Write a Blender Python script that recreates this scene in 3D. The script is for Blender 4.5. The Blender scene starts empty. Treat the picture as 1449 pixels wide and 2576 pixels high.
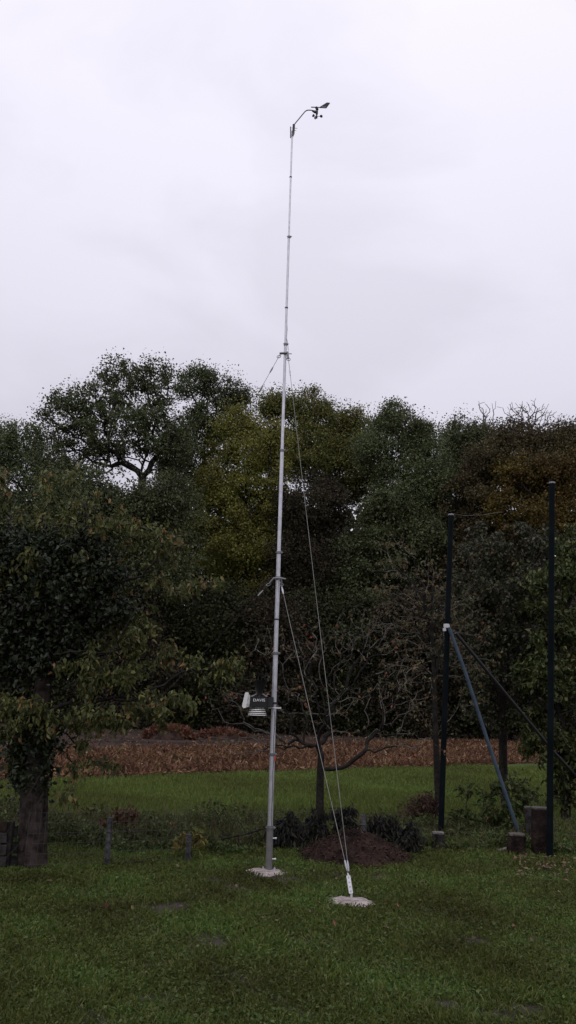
import bpy, math, random
import numpy as np
from mathutils import Matrix, Vector
rng = np.random.default_rng(7); random.seed(7)
S = bpy.context.scene; COL = S.collection
# ---------------------------------------------------------------- camera
F = 1983.0; CX, CY = 724.5, 1288.0; EYE = 1.6
R = Matrix.Rotation(math.radians(90 + 13.5), 3, 'X') @ Matrix.Rotation(math.radians(2.0), 3, 'Z')
cd = bpy.data.cameras.new('camera'); cam = bpy.data.objects.new('camera', cd); COL.objects.link(cam)
cd.sensor_fit = 'VERTICAL'; cd.sensor_height = 24; cd.lens = 24 * F / 2576; cd.clip_end = 3000; cd.clip_start = .05
cam.matrix_world = Matrix.Translation((0, 0, EYE)) @ R.to_4x4(); S.camera = cam
def ray(x, y): return R @ Vector(((x - CX) / F, -(y - CY) / F, -1))
def at(x, y, Y):
    d = ray(x, y); t = Y / d.y; return Vector((d.x * t, Y, EYE + d.z * t))
def G(x, y, z=0.0):
    d = ray(x, y); t = (z - EYE) / d.z; return Vector((d.x * t, d.y * t, z))
def pxm(x, y, Y):            # metres per reference pixel at that place
    d = ray(x, y); return (Y / d.y) / F
# ---------------------------------------------------------------- materials
def mat(name, c, rough=.7, metal=0, spec=.4, c2=None, scale=8, bump=0, bscale=40, detail=5, ramp=(.35, .65)):
    m = bpy.data.materials.new(name); m.use_nodes = True; nt = m.node_tree; b = nt.nodes['Principled BSDF']
    b.inputs['Base Color'].default_value = (*c, 1); b.inputs['Roughness'].default_value = rough
    b.inputs['Metallic'].default_value = metal; b.inputs['Specular IOR Level'].default_value = spec
    tc = nt.nodes.new('ShaderNodeTexCoord')
    if c2 is not None:
        n = nt.nodes.new('ShaderNodeTexNoise'); n.inputs['Scale'].default_value = scale; n.inputs['Detail'].default_value = detail
        r = nt.nodes.new('ShaderNodeValToRGB'); r.color_ramp.elements[0].color = (*c, 1); r.color_ramp.elements[1].color = (*c2, 1)
        r.color_ramp.elements[0].position, r.color_ramp.elements[1].position = ramp
        nt.links.new(tc.outputs['Object'], n.inputs['Vector']); nt.links.new(n.outputs['Fac'], r.inputs['Fac'])
        nt.links.new(r.outputs['Color'], b.inputs['Base Color'])
    if bump:
        n = nt.nodes.new('ShaderNodeTexNoise'); n.inputs['Scale'].default_value = bscale; n.inputs['Detail'].default_value = 6
        bp = nt.nodes.new('ShaderNodeBump'); bp.inputs['Strength'].default_value = bump; bp.inputs['Distance'].default_value = .02
        nt.links.new(tc.outputs['Object'], n.inputs['Vector']); nt.links.new(n.outputs['Fac'], bp.inputs['Height'])
        nt.links.new(bp.outputs['Normal'], b.inputs['Normal'])
    return m
def leafmat(name, cols, trans=.25, rough=.55, spec=.25, nscale=.6, namt=.35, hr=.015):
    """cols: list of (position, colour) picked per leaf; large clumps vary a little too"""
    m = bpy.data.materials.new(name); m.use_nodes = True; nt = m.node_tree; b = nt.nodes['Principled BSDF']; out = nt.nodes['Material Output']
    g = nt.nodes.new('ShaderNodeNewGeometry'); r = nt.nodes.new('ShaderNodeValToRGB'); r.color_ramp.interpolation = 'CONSTANT' if len(cols) > 3 else 'LINEAR'
    el = r.color_ramp.elements
    while len(el) < len(cols): el.new(.5)
    for e, (p, c) in zip(el, cols): e.position = p; e.color = (*c, 1)
    tc = nt.nodes.new('ShaderNodeTexCoord'); n = nt.nodes.new('ShaderNodeTexNoise'); n.inputs['Scale'].default_value = nscale; n.inputs['Detail'].default_value = 3
    nt.links.new(tc.outputs['Object'], n.inputs['Vector'])
    h = nt.nodes.new('ShaderNodeHueSaturation'); mr = nt.nodes.new('ShaderNodeMapRange')
    mr.inputs['From Min'].default_value = .3; mr.inputs['From Max'].default_value = .7
    mr.inputs['To Min'].default_value = 1 - namt; mr.inputs['To Max'].default_value = 1 + namt
    mh = nt.nodes.new('ShaderNodeMapRange'); mh.inputs['From Min'].default_value = .3; mh.inputs['From Max'].default_value = .7
    mh.inputs['To Min'].default_value = .5 - hr; mh.inputs['To Max'].default_value = .5 + hr
    nt.links.new(n.outputs['Fac'], mr.inputs['Value']); nt.links.new(n.outputs['Fac'], mh.inputs['Value'])
    nt.links.new(g.outputs['Random Per Island'], r.inputs['Fac']); nt.links.new(r.outputs['Color'], h.inputs['Color'])
    nt.links.new(mr.outputs[0], h.inputs['Value']); nt.links.new(mh.outputs[0], h.inputs['Hue'])
    nt.links.new(h.outputs['Color'], b.inputs['Base Color']); b.inputs['Roughness'].default_value = rough; b.inputs['Specular IOR Level'].default_value = spec
    t = nt.nodes.new('ShaderNodeBsdfTranslucent'); nt.links.new(h.outputs['Color'], t.inputs['Color'])
    mx = nt.nodes.new('ShaderNodeMixShader'); mx.inputs[0].default_value = trans
    nt.links.new(b.outputs[0], mx.inputs[1]); nt.links.new(t.outputs[0], mx.inputs[2]); nt.links.new(mx.outputs[0], out.inputs['Surface'])
    return m
# ---------------------------------------------------------------- mesh helpers
def mesh_np(name, V, Fq, m, parent=None, smooth=False):
    V = np.asarray(V, dtype=np.float32); Fq = np.asarray(Fq, dtype=np.int32); k = Fq.shape[1]
    me = bpy.data.meshes.new(name); me.vertices.add(len(V)); me.vertices.foreach_set('co', V.ravel())
    me.loops.add(Fq.size); me.loops.foreach_set('vertex_index', Fq.ravel()); me.polygons.add(len(Fq))
    me.polygons.foreach_set('loop_start', np.arange(0, Fq.size, k, dtype=np.int32))
    me.polygons.foreach_set('use_smooth', np.full(len(Fq), smooth)); me.update(); me.validate()
    me.materials.append(m); o = bpy.data.objects.new(name, me); COL.objects.link(o)
    if parent: attach(o, parent)
    return o
def attach(o, p):
    o.parent = p; o.matrix_parent_inverse = Matrix.Identity(4); o.location = Vector(o.location) - p.location if p.type == 'EMPTY' else o.location
    return o
def tag(o, label=None, cat=None, group=None, kind=None):
    for k, v in (('label', label), ('category', cat), ('group', group), ('kind', kind)):
        if v: o[k] = v
    return o
def thing(name, loc, label, cat, group=None):
    o = bpy.data.objects.new(name, None); COL.objects.link(o); o.location = loc; o.empty_display_size = .2; return tag(o, label, cat, group)
class MB:
    def __init__(s): s.v = []; s.f = []
    def add(s, vs, fs):
        n = len(s.v); s.v += [tuple(v) for v in vs]; s.f += [tuple(i + n for i in f) for f in fs]; return s
    def box(s, c, sz, rot=None):
        M = rot or Matrix.Identity(3); h = [x / 2 for x in sz]; b = min(h) * .18
        vs = []; c = Vector(c)
        for z, ins in ((-h[2], b), (-h[2] + b, 0), (h[2] - b, 0), (h[2], b)):
            for sx, sy in ((-1, -1), (1, -1), (1, 1), (-1, 1)):
                vs.append(c + M @ Vector((sx * (h[0] - ins), sy * (h[1] - ins), z)))
        fs = [(3, 2, 1, 0), (12, 13, 14, 15)]
        for r in range(3):
            for i in range(4): j = (i + 1) % 4; fs.append((r * 4 + i, r * 4 + j, r * 4 + 4 + j, r * 4 + 4 + i))
        return s.add(vs, fs)
    def tube(s, pts, rad, k=12, cap=True, wob=0):
        pts = [Vector(p) for p in pts]; n = len(pts); rad = rad if hasattr(rad, '__len__') else [rad] * n
        vs = []; fs = []; u = None
        for i, p in enumerate(pts):
            d = (pts[min(i + 1, n - 1)] - pts[max(i - 1, 0)]).normalized()
            u = (d.orthogonal() if u is None else (u - d * u.dot(d))).normalized(); w = d.cross(u)
            for a in range(k):
                t = 2 * math.pi * a / k; r = rad[i] * (1 + (wob * (math.sin(3 * t + i * .5) * .5 + math.sin(7 * t + i * .3) * .35 + random.uniform(-.3, .3)) if wob else 0))
                vs.append(p + (u * math.cos(t) + w * math.sin(t)) * r)
        for i in range(n - 1):
            for a in range(k): b = (a + 1) % k; fs.append((i * k + a, i * k + b, i * k + k + b, i * k + k + a))
        if cap: fs += [tuple(range(k))[::-1], tuple((n - 1) * k + a for a in range(k))]
        return s.add(vs, fs)
    def lathe(s, c, prof, axis=Vector((0, 0, 1)), k=24):
        axis = axis.normalized(); u = axis.orthogonal().normalized(); w = axis.cross(u); c = Vector(c); vs = []; fs = []
        for r, h in prof:
            for a in range(k): t = 2 * math.pi * a / k; vs.append(c + axis * h + (u * math.cos(t) + w * math.sin(t)) * max(r, 1e-4))
        for i in range(len(prof) - 1):
            for a in range(k): b = (a + 1) % k; fs.append((i * k + a, i * k + b, i * k + k + b, i * k + k + a))
        return s.add(vs, fs)
    def prism(s, poly, d):     # extrude polygon (3d points) by vector d
        n = len(poly); d = Vector(d); vs = [Vector(p) for p in poly] + [Vector(p) + d for p in poly]
        return s.add(vs, [tuple(range(n))[::-1], tuple(range(n, 2 * n))] + [(i, (i + 1) % n, n + (i + 1) % n, n + i) for i in range(n)])
    def build(s, name, m, parent=None, smooth=True, angle=35):
        me = bpy.data.meshes.new(name); me.from_pydata(s.v, [], s.f); me.materials.append(m); me.update()
        import bmesh
        b = bmesh.new(); b.from_mesh(me); bmesh.ops.recalc_face_normals(b, faces=b.faces); b.to_mesh(me); b.free()
        if smooth:
            me.polygons.foreach_set('use_smooth', [True] * len(me.polygons)); me.set_sharp_from_angle(angle=math.radians(angle))
        o = bpy.data.objects.new(name, me); COL.objects.link(o)
        if parent: attach(o, parent)
        return o
def unit(a): return a / np.maximum(np.linalg.norm(a, axis=1, keepdims=True), 1e-9)
def leaves(name, P, L, W, m, parent=None, droop=0.0, flat=0.0, kind='q', spread=None):
    """P n x 3 positions, L/W length and width; droop>0 hangs leaves down, flat>0 turns them face up"""
    n = len(P); P = np.asarray(P); sc = rng.uniform(.65, 1.3, (n, 1)); L = L * sc; W = W * sc * rng.uniform(.8, 1.2, (n, 1))
    d = rng.normal(size=(n, 3)); d[:, 2] -= droop * 2.2; d[:, 2] *= (1 - .75 * flat); d = unit(d)
    a = rng.normal(size=(n, 3)); a[:, 2] += flat * 3; nn = unit(a - d * np.sum(a * d, 1, keepdims=True)); s = np.cross(d, nn)
    if kind == 'q':
        V = np.stack([P, P + d * L * .45 + s * W * .5 + nn * W * .12, P + d * L, P + d * L * .5 - s * W * .5 + nn * W * .12], 1).reshape(-1, 3)
        Fq = np.arange(4 * n).reshape(n, 4)
    elif kind == 'blade':
        tip = d * L; bend = nn * L * rng.uniform(.0, .5, (n, 1))
        V = np.stack([P - s * W * .5, P + s * W * .5, P + tip * .6 + s * W * .35, P + tip + bend * .6, P + tip * .6 - s * W * .35], 1).reshape(-1, 3)
        Fq = np.arange(5 * n).reshape(n, 5)
    else:
        c = -nn * L * .12
        V = np.stack([P, P + d * L * .3 + s * W * .5 + nn * W * .15, P + d * L * .7 + s * W * .33 + nn * W * .1 + c * .5, P + d * L + c * 1.6,
                      P + d * L * .7 - s * W * .33 + nn * W * .1 + c * .5, P + d * L * .3 - s * W * .5 + nn * W * .15], 1).reshape(-1, 3)
        b = np.arange(n)[:, None] * 6; Fq = np.concatenate([b + np.array([[0, 1, 2, 3]]), b + np.array([[0, 3, 4, 5]])], 0)
    return mesh_np(name, V, Fq, m, parent)
def grow(trunk, targets, seg, alpha=.35, jit=.12, r0=.01, rbase=.2, minh=2):
    """join target points to a trunk polyline as branches; returns nodes, parents, radii, tips mask"""
    T = [np.array(p, float) for p in trunk]; pts = np.zeros((len(T) + len(targets) * 60 + 100, 3)); par = -np.ones(len(pts), int); pl = np.zeros(len(pts)); n = 0
    for i, p in enumerate(T):
        pts[n] = p; par[n] = n - 1
        pl[n] = 0 if i == 0 else pl[n - 1] + np.linalg.norm(p - T[i - 1]); n += 1
    nt = n; c = T[-1]; tg = targets[np.argsort(np.linalg.norm(targets - c, axis=1))]; tips = []
    for p in tg:
        Q = pts[minh:n]; dd = np.linalg.norm(Q - p, axis=1); up = np.maximum(0, Q[:, 2] - p[2])
        j = minh + int(np.argmin(dd + alpha * pl[minh:n] + .5 * up)); d = dd[j - minh]
        k = max(1, min(50, int(math.ceil(d / seg)))); a = pts[j].copy(); off = np.zeros(3); bow = rng.normal(size=3) * d * .05
        if n + k + 2 >= len(pts): break
        prev = j
        for q in range(1, k + 1):
            t = q / k; off = off * .6 + rng.normal(size=3) * seg * jit
            pts[n] = a + (p - a) * t + bow * math.sin(math.pi * t) * 1.5 + off * (1 if q < k else 0); par[n] = prev
            pl[n] = pl[prev] + np.linalg.norm(pts[n] - pts[prev]); prev = n; n += 1
        tips.append(prev)
    pts = pts[:n]; par = par[:n]; nt_ = max(2, len(tips)); e = max(1.6, min(3.2, math.log(nt_) / math.log(max(1.5, rbase / r0))))
    w = np.zeros(n); w[tips] += 1.0
    has = np.zeros(n, bool)
    for i in range(n - 1, 0, -1):
        if w[i] == 0: w[i] = 1.0
        w[par[i]] += w[i]
    # w is flow; interior nodes without tips already summed
    r = r0 * np.power(np.maximum(w, 1), 1 / e)
    return pts, par, r, np.array(tips)
def limbs(name, pts, par, r, m, parent=None, k=5, mn=1):
    i = np.arange(mn, len(pts)); p = par[i]; ok = p >= 0; i, p = i[ok], p[ok]
    dirs = np.zeros_like(pts); dirs[i] = pts[i] - pts[p]; dirs[0] = [0, 0, 1]; dirs = unit(dirs + 1e-9)
    ref = np.tile([[.31, .91, .27]], (len(pts), 1)); u = unit(np.cross(dirs, ref)); v = np.cross(dirs, u)
    rp = np.minimum(r[p], r[i] * 1.25); ang = np.arange(k) * 2 * np.pi / k; V = []
    for node, rad in ((p, rp), (i, r[i])):
        up, vp = (u[p], v[p]) if node is p else (u[i], v[i])
        V.append(pts[node][:, None, :] + rad[:, None, None] * (up[:, None, :] * np.cos(ang)[None, :, None] + vp[:, None, :] * np.sin(ang)[None, :, None]))
    V = np.concatenate(V, 1).reshape(-1, 3); b = np.arange(len(i))[:, None] * 2 * k
    Fq = np.stack([b + np.array([[a, (a + 1) % k, k + (a + 1) % k, k + a]]) for a in range(k)], 1).reshape(-1, 4)
    return mesh_np(name, V, Fq, m, parent, True)
def blobpts(blobs, Y, n, shell=.55, dz=.8):
    """random points inside ellipsoids given as (x, y, rx, ry) seen at distance Y"""
    w = np.array([b[2] * b[3] for b in blobs], float); w /= w.sum(); out = []
    for b, k in zip(blobs, rng.multinomial(n, w)):
        c = np.array(at(b[0], b[1], Y + (b[4] if len(b) > 4 else 0))); s = pxm(b[0], b[1], Y); d = unit(rng.normal(size=(k, 3)))
        rr = rng.uniform(0, 1, (k, 1)) ** (1 / 3); rr = shell + (1 - shell) * rr; rr[rng.uniform(size=(k, 1)) < .25] *= .6
        q = np.array([b[2] * s, (b[2] + b[3]) / 2 * s * dz, b[3] * s]); out.append(c + d * rr * q + rng.normal(size=(k, 3)) * q * .13)
    P = np.concatenate(out); return P[P[:, 2] > .05]
def around(P, m, sig):
    n = len(P); return np.repeat(P, m, 0) + rng.normal(size=(n * m, 3)) * sig * rng.uniform(.5, 1.2, (n * m, 1))
def sub(p, o): return np.asarray(p) - np.array(o)
# colours
BARK = mat('bark', (.05, .043, .036), .9, c2=(.10, .09, .075), scale=14, bump=.8, bscale=30)
BARKD = mat('dark_bark', (.012, .010, .009), .95, spec=.15, c2=(.03, .026, .022), scale=12, bump=.8, bscale=30)
TWIG = mat('twig_bark', (.055, .05, .043), .9, spec=.15, c2=(.14, .13, .115), scale=9, bump=.3)
def green(a, b, c=None): return [(0, a), (.6, b)] + ([(.93, c)] if c else [])

LM = {'woodland_tree': 2.5, 'woodland_shrub': 1.9}
def tree(name, blobs, Y, base, lm, label, cat='tree', n=260, per=80, sig=.6, L=.14, W=.085, rb=.18, r0=.018, seg=.6, bark=BARKD, shell=.5,
         group=None, droop=.1, kind='q', top=None, alpha=.35, jit=.12, mid=None, dz=.8, tips=None, flat=.15, bark2=None):
    g = G(*base) if isinstance(base, tuple) else Vector(base); g = Vector((g.x, g.y, 0))
    root = thing(name, g, label, cat, group); tg = blobpts(blobs, Y, int(n * (1.5 if name == 'woodland_tree' else 1)), shell * (.7 if name == 'woodland_tree' else 1), dz)
    if top is None:
        lo = max(blobs, key=lambda b: b[1]); c = tg.mean(0); top = (c[0], c[1], max(.8 if rb > .05 else .12, tg[:, 2].min() + .15 * (tg[:, 2].max() - tg[:, 2].min())))
    top = np.array(top); gg = np.array(g); k = 8
    tr = [gg + (top - gg) * t + np.array([math.sin(t * 5 + g.x) * .012, math.cos(t * 4 + g.x) * .012, 0]) * top[2] * (t * (1 - t) * 4) for t in np.linspace(0, 1, k)]
    if mid: tr = [np.array(p) for p in mid]
    pts, par, r, tp = grow(tr, tg, seg, alpha, jit, r0, rb, minh=max(1, len(tr) // 2))
    bow_ = 0; nt = len(tr); r[:nt] = np.maximum(r[:nt], 0); r[:nt] = np.linspace(rb, max(r[nt - 1] * .8, rb * .28) if bark2 else max(r[nt - 1], rb * .55), nt); r[0] *= 1.3
    to = limbs('trunk', sub(pts, g), par, r, bark, None, 6); to.parent = root
    if bark2:
        to.data.materials.append(bark2); i_ = np.arange(1, len(pts)); thin = (r[i_] < .0075).astype(np.int32); to.data.polygons.foreach_set('material_index', np.repeat(thin, 6))
    if lm is not None and per > 0:
        nodes = pts[nt:][r[nt:] < r0 * 2.2]
        n_o = n; m_ = int(n * per * LM.get(name, 1)); wt = np.exp(np.clip(rng.normal(size=len(nodes)) * .6, -1, 1.2)); idx = rng.choice(len(nodes), m_, p=wt / wt.sum()) if tips is None else rng.choice(tp, m_)
        base_ = nodes[idx] if tips is None else pts[idx]
        sv = sig * np.clip(np.exp(rng.normal(size=len(pts)) * .4 - .05), .6, 1.6); si = (sv[:len(nodes)][idx] if tips is None else sv[idx])[:, None]; Pp = base_ + unit(rng.normal(size=(m_, 3))) * si * 1.45 * rng.uniform(0, 1, (m_, 1)) ** .75 * [1, 1, .8]; Pp = Pp[Pp[:, 2] > .02]
        leaves('crown', sub(Pp, g), L, W, lm, None, droop=droop, flat=flat, kind=kind).parent = root
    return root
# ---------------------------------------------------------------- ground and sky
w = bpy.data.worlds.new('World'); S.world = w; w.use_nodes = True; nt = w.node_tree; bg = nt.nodes['Background']
SUNEL, SUNROT = 50, 200
sky = nt.nodes.new('ShaderNodeTexSky'); sky.sky_type = 'NISHITA'; sky.sun_disc = False; sky.sun_elevation = math.radians(SUNEL); sky.sun_rotation = math.radians(SUNROT); sky.air_density = 1; sky.dust_density = 4
tc = nt.nodes.new('ShaderNodeTexCoord'); sp = nt.nodes.new('ShaderNodeSeparateXYZ'); nt.links.new(tc.outputs['Generated'], sp.inputs[0])
gr = nt.nodes.new('ShaderNodeValToRGB'); el = gr.color_ramp.elements        # overcast brightness by elevation
el[0].position = 0; el[0].color = (.46, .455, .52, 1); el[1].position = 1; el[1].color = (1.14, 1.11, 1.28, 1)
for p_, c_ in ((.35, (.72, .70, .80)), (.5, (.81, .79, .90)), (.72, (.95, .92, 1.06))): e = el.new(p_); e.color = (*c_, 1)
nt.links.new(sp.outputs['Z'], gr.inputs['Fac'])
dv = nt.nodes.new('ShaderNodeMapping'); dv.inputs['Scale'].default_value = (1.0, 1.0, 2.0); dv.inputs['Location'].default_value = (.4, 1.7, .3); nt.links.new(tc.outputs['Generated'], dv.inputs['Vector'])
nz = nt.nodes.new('ShaderNodeTexNoise'); nz.inputs['Scale'].default_value = 3.6; nz.inputs['Detail'].default_value = 5; nz.inputs['Roughness'].default_value = .5; nz.inputs['Distortion'].default_value = .4
nt.links.new(dv.outputs[0], nz.inputs['Vector'])
mr = nt.nodes.new('ShaderNodeMapRange'); mr.inputs['From Min'].default_value = .36; mr.inputs['From Max'].default_value = .56; mr.inputs['To Min'].default_value = .93; mr.inputs['To Max'].default_value = 1.02
nt.links.new(nz.outputs['Fac'], mr.inputs['Value'])
mu = nt.nodes.new('ShaderNodeVectorMath'); mu.operation = 'SCALE'; nt.links.new(gr.outputs['Color'], mu.inputs[0]); nt.links.new(mr.outputs[0], mu.inputs['Scale'])
ns = nt.nodes.new('ShaderNodeVectorMath'); ns.operation = 'SCALE'; ns.inputs['Scale'].default_value = .04; nt.links.new(sky.outputs[0], ns.inputs[0])
mk = nt.nodes.new('ShaderNodeVectorMath'); mk.operation = 'SCALE'; mk.inputs['Scale'].default_value = 10.0; nt.links.new(mu.outputs[0], mk.inputs[0])
ad = nt.nodes.new('ShaderNodeVectorMath'); ad.operation = 'ADD'; nt.links.new(mk.outputs[0], ad.inputs[0]); nt.links.new(ns.outputs[0], ad.inputs[1])
nt.links.new(ad.outputs[0], bg.inputs['Color']); bg.inputs['Strength'].default_value = .1
sd = bpy.data.lights.new('sun', 'SUN'); sd.energy = .5; sd.angle = math.radians(40); sd.color = (1, .97, .93); so = bpy.data.objects.new('sun', sd); COL.objects.link(so)
a_ = math.radians(SUNROT); e_ = math.radians(SUNEL); dirv = Vector((math.sin(a_) * math.cos(e_), math.cos(a_) * math.cos(e_), math.sin(e_)))
so.rotation_euler = dirv.to_track_quat('Z', 'Y').to_euler()
S.view_settings.view_transform = 'Standard'; S.view_settings.look = 'None'; S.view_settings.gamma = 1; S.view_settings.exposure = 0

def nz2(x, y, s, k=0):
    return (np.sin(x * s * 1.3 + k) * np.cos(y * s * 1.1 + 2 * k) + np.sin(x * s * 2.7 + y * s * 1.9 + k * 3) * .6 + np.cos(x * s * 5.1 - y * s * 4.3 + k) * .35) / 1.95
def bumpz(x, y): return nz2(x, y, 1.3) * .012 + nz2(x, y, 4, 2) * .007
SOIL = mat('lawn_soil', (.028, .026, .018), .95, spec=.1, c2=(.065, .056, .045), scale=6, bump=.6, bscale=90, ramp=(.3, .7))
EARTH = mat('field_soil', (.026, .018, .014), .95, spec=.1, c2=(.055, .038, .030), scale=.5, bump=1, bscale=6)
MEADOWM = mat('meadow_turf', (.045, .065, .018), .95, spec=.1, c2=(.065, .09, .024), scale=.8, bump=.6, bscale=20)
def sheet(name, corners, z, m, kind='structure'):
    o = MB().add([(x, y, z) for x, y in corners], [tuple(range(len(corners)))]).build(name, m, None, False); return tag(o, kind=kind)
sheet('ground', [(-400, -200), (400, -200), (400, 900), (-400, 900)], -.03, mat('woodland_floor', (.03, .024, .017), .95, c2=(.06, .045, .03), scale=.7, bump=.8, bscale=8))
nx, ny = 160, 150; gx = np.linspace(-8, 8, nx); gy = np.linspace(-3, 12, ny); X, Yg = np.meshgrid(gx, gy)
V = np.stack([X, Yg, bumpz(X, Yg)], -1).reshape(-1, 3); ii = np.arange(nx * ny).reshape(ny, nx)
Fq = np.stack([ii[:-1, :-1], ii[:-1, 1:], ii[1:, 1:], ii[1:, :-1]], -1).reshape(-1, 4); tag(mesh_np('lawn', V, Fq, SOIL, None, True), kind='structure')
XS = [-26 + 2 * i for i in range(27)]
def ext(a, b, X_):           # ground line through pixels a,b, levelled off away from the middle, at world x = X_
    A, B = G(*a), G(*b); t = (np.clip(X_, -9, 9) - A.x) / (B.x - A.x); return A.y + (B.y - A.y) * t
CN = ((200, 1962), (1050, 1931)); CF = ((300, 1886), (1050, 1868)); SF = ((300, 1832), (1000, 1828))
def strip(f0, f1, z, name, m): return sheet(name, [(x, float(f0(x))) for x in XS] + [(x, float(f1(x))) for x in XS[::-1]], z, m)
strip(lambda x: 11.9, lambda x: ext(*CN, x), .004, 'meadow', MEADOWM)
strip(lambda x: ext(*CN, x), lambda x: ext(*CF, x), .008, 'stubble_field', EARTH)
strip(lambda x: ext(*CF, x), lambda x: 56.0, .012, 'ploughed_soil', EARTH)
# ---------------------------------------------------------------- grass and ground covers
GR = leafmat('lawn_grass', [(0, (0.054, 0.079, 0.016)), (.45, (0.076, 0.106, 0.022)), (.8, (0.114, 0.138, 0.030)), (.98, (0.148, 0.143, 0.050))], .25, .55, .2, 1.1, .4, .03)
GR.node_tree.nodes['Color Ramp'].color_ramp.interpolation = 'LINEAR'
bare = [(545, 2213, 55, 7), (430, 2288, 75, 14), (520, 2368, 85, 22), (985, 2205, 95, 12), (590, 2235, 80, 10), (700, 2212, 60, 9), (360, 2430, 60, 10), (1200, 2370, 40, 10),
        (1130, 2535, 60, 18), (380, 2510, 50, 10), (1340, 2540, 60, 16), (740, 2368, 40, 8), (860, 2205, 60, 8), (1230, 2560, 80, 14)]
BW = [(np.array(G(x, y)), rx * pxm(x, y, G(x, y).y), abs(G(x, y - ry).y - G(x, y + ry).y) / 2) for x, y, rx, ry in bare]
def baremask(P):
    m = np.zeros(len(P))
    for c, a, b in BW: m = np.maximum(m, np.clip(1.35 - np.sqrt(((P[:, 0] - c[0]) / a) ** 2 + ((P[:, 1] - c[1]) / b) ** 2) + nz2(P[:, 0], P[:, 1], 9) * .45, 0, 1))
    return m
def lawn(n, y0, y1, xw):
    t = rng.uniform(0, 1, n); y = y0 * np.power(y1 / y0, t); x = rng.uniform(-1, 1, n) * xw * (.6 + .4 * y / y1)
    P = np.stack([x, y, bumpz(x, y)], -1); dens = .8 + nz2(x, y, 2.2, 1) * .35 + nz2(x, y, 8, 4) * .4 - baremask(P) * .75
    return P[rng.uniform(size=n) < dens]
slabs = [(G(668, 2196), .165), (G(886, 2272), .17)]
def offslab(P):
    k = np.ones(len(P), bool)
    for c, r in slabs: k &= (P[:, 0] - c.x) ** 2 + (P[:, 1] - c.y) ** 2 > r * r
    return P[k]
P = offslab(lawn(400000, 3.9, 9.7, 5.2)); h = .024 + .014 * (nz2(P[:, 0], P[:, 1], 1.7, 5) + 1) + .016 * np.clip(nz2(P[:, 0], P[:, 1], 5.3, 2), 0, 1)
n = len(P); d = rng.normal(size=(n, 3)) * .7; d[:, 2] = np.abs(d[:, 2]) * .5 + .55; d = unit(d); s = unit(np.cross(d, rng.normal(size=(n, 3)))); hh = (h * rng.uniform(.5, 1.4, n))[:, None]; ww = (.0035 * (P[:, 1] / 6) ** .8 * rng.uniform(.7, 1.4, n))[:, None]
tipb = d * hh; tipb2 = tipb + d * [1, 1, -.3] * hh * .4
V = np.stack([P - s * ww, P + s * ww, P + tipb + s * ww * .7, P + tipb2, P + tipb - s * ww * .7], 1).reshape(-1, 3)
lg = mesh_np('grass', V, np.arange(5 * n).reshape(n, 5), GR); tag(lg, 'short damp green lawn grass with bare muddy patches', 'grass', kind='stuff')
P = offslab(lawn(75000, 3.9, 9.9, 5.2)); P[:, 2] += rng.uniform(.008, .035, len(P))
CL = leafmat('clover_leaf', [(0, (0.049, 0.075, 0.020)), (.5, (0.073, 0.105, 0.028)), (.9, (0.107, 0.139, 0.046)), (.98, (0.098, 0.084, 0.045))], .25, .6, .15, 1.1, .5, .03)
tag(leaves('clover', P, .024, .017, CL, flat=.45), 'small broad-leaved weeds and clover spread through the lawn', 'ground cover', kind='stuff')
MG = leafmat('meadow_grass', [(0, (0.069, 0.100, 0.022)), (.5, (0.101, 0.138, 0.029)), (1, (0.149, 0.170, 0.042))], .25, .6, .2, .35, .3)
t = rng.uniform(0, 1, 290000); y = 9.9 * np.power(2.35, t); x = rng.uniform(-1, 1, len(t)) * (5.5 + (y - 9.9) * .8); P = np.stack([x, y, x * 0], -1)
lim = ext(*CN, x); P = P[(y < lim + rng.normal(size=len(y)) * .12)]
n = len(P); d = rng.normal(size=(n, 3)) * .5; d[:, 2] = 1; d = unit(d); s = unit(np.cross(d, rng.normal(size=(n, 3)))); hh = (rng.uniform(.04, .1, n) * (1 + .5 * nz2(P[:, 0], P[:, 1], .8)))[:, None]; ww = (.006 * P[:, 1] / 12)[:, None]
V = np.stack([P - s * ww, P + s * ww, P + d * hh + s * ww * .4, P + d * hh - s * ww * .4], 1).reshape(-1, 3)
tag(mesh_np('meadow_grass', V, np.arange(4 * n).reshape(n, 4), MG), 'even green meadow grass between the lawn edge and the stubble', 'grass', kind='stuff')
# stubble
CORN = leafmat('dry_maize', [(0, (0.085, 0.045, 0.025)), (.35, (0.160, 0.084, 0.047)), (.7, (0.230, 0.130, 0.077)), (.93, (0.360, 0.233, 0.153)), (.98, (0.050, 0.051, 0.018))], .2, .8, .15, .8, .35)
def instrip(n, a, b, xw, pw=1):
    x = rng.uniform(-xw, xw, n); y0 = ext(*a, x); y1 = ext(*b, x); return np.stack([x, y0 + (y1 - y0) * rng.uniform(0, 1, n) ** pw, x * 0 + .01], -1)
P = instrip(85000, CN, CF, 17, 1.3); P = P[rng.uniform(size=len(P)) < .75 + .5 * nz2(P[:, 0], P[:, 1], 2.2)]; P[:, 2] += rng.uniform(0, .2, len(P)) ** 1.5
tag(leaves('maize_litter', P, .17, .04, CORN, flat=.35, kind='n'), 'dry tan maize leaves and stalks littering the harvested strip', 'crop litter', kind='stuff')
P = instrip(7000, CN, CF, 17, 1.2); tag(leaves('maize_stubble', P[:2600], .2, .02, CORN, droop=-1.2, kind='n'), 'short broken maize stalks standing in the harvested strip', 'stubble', kind='stuff')
P = instrip(16000, CF, SF, 20, 1.6); tag(leaves('soil_litter', P, .16, .05, leafmat('old_litter', [(0, (.07, .045, .03)), (.7, (.13, .085, .06)), (1, (.25, .18, .13))], .1, .9, .1), flat=.8, kind='n'), 'sparse brown plant litter on the bare ploughed soil', 'crop litter', kind='stuff')
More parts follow.
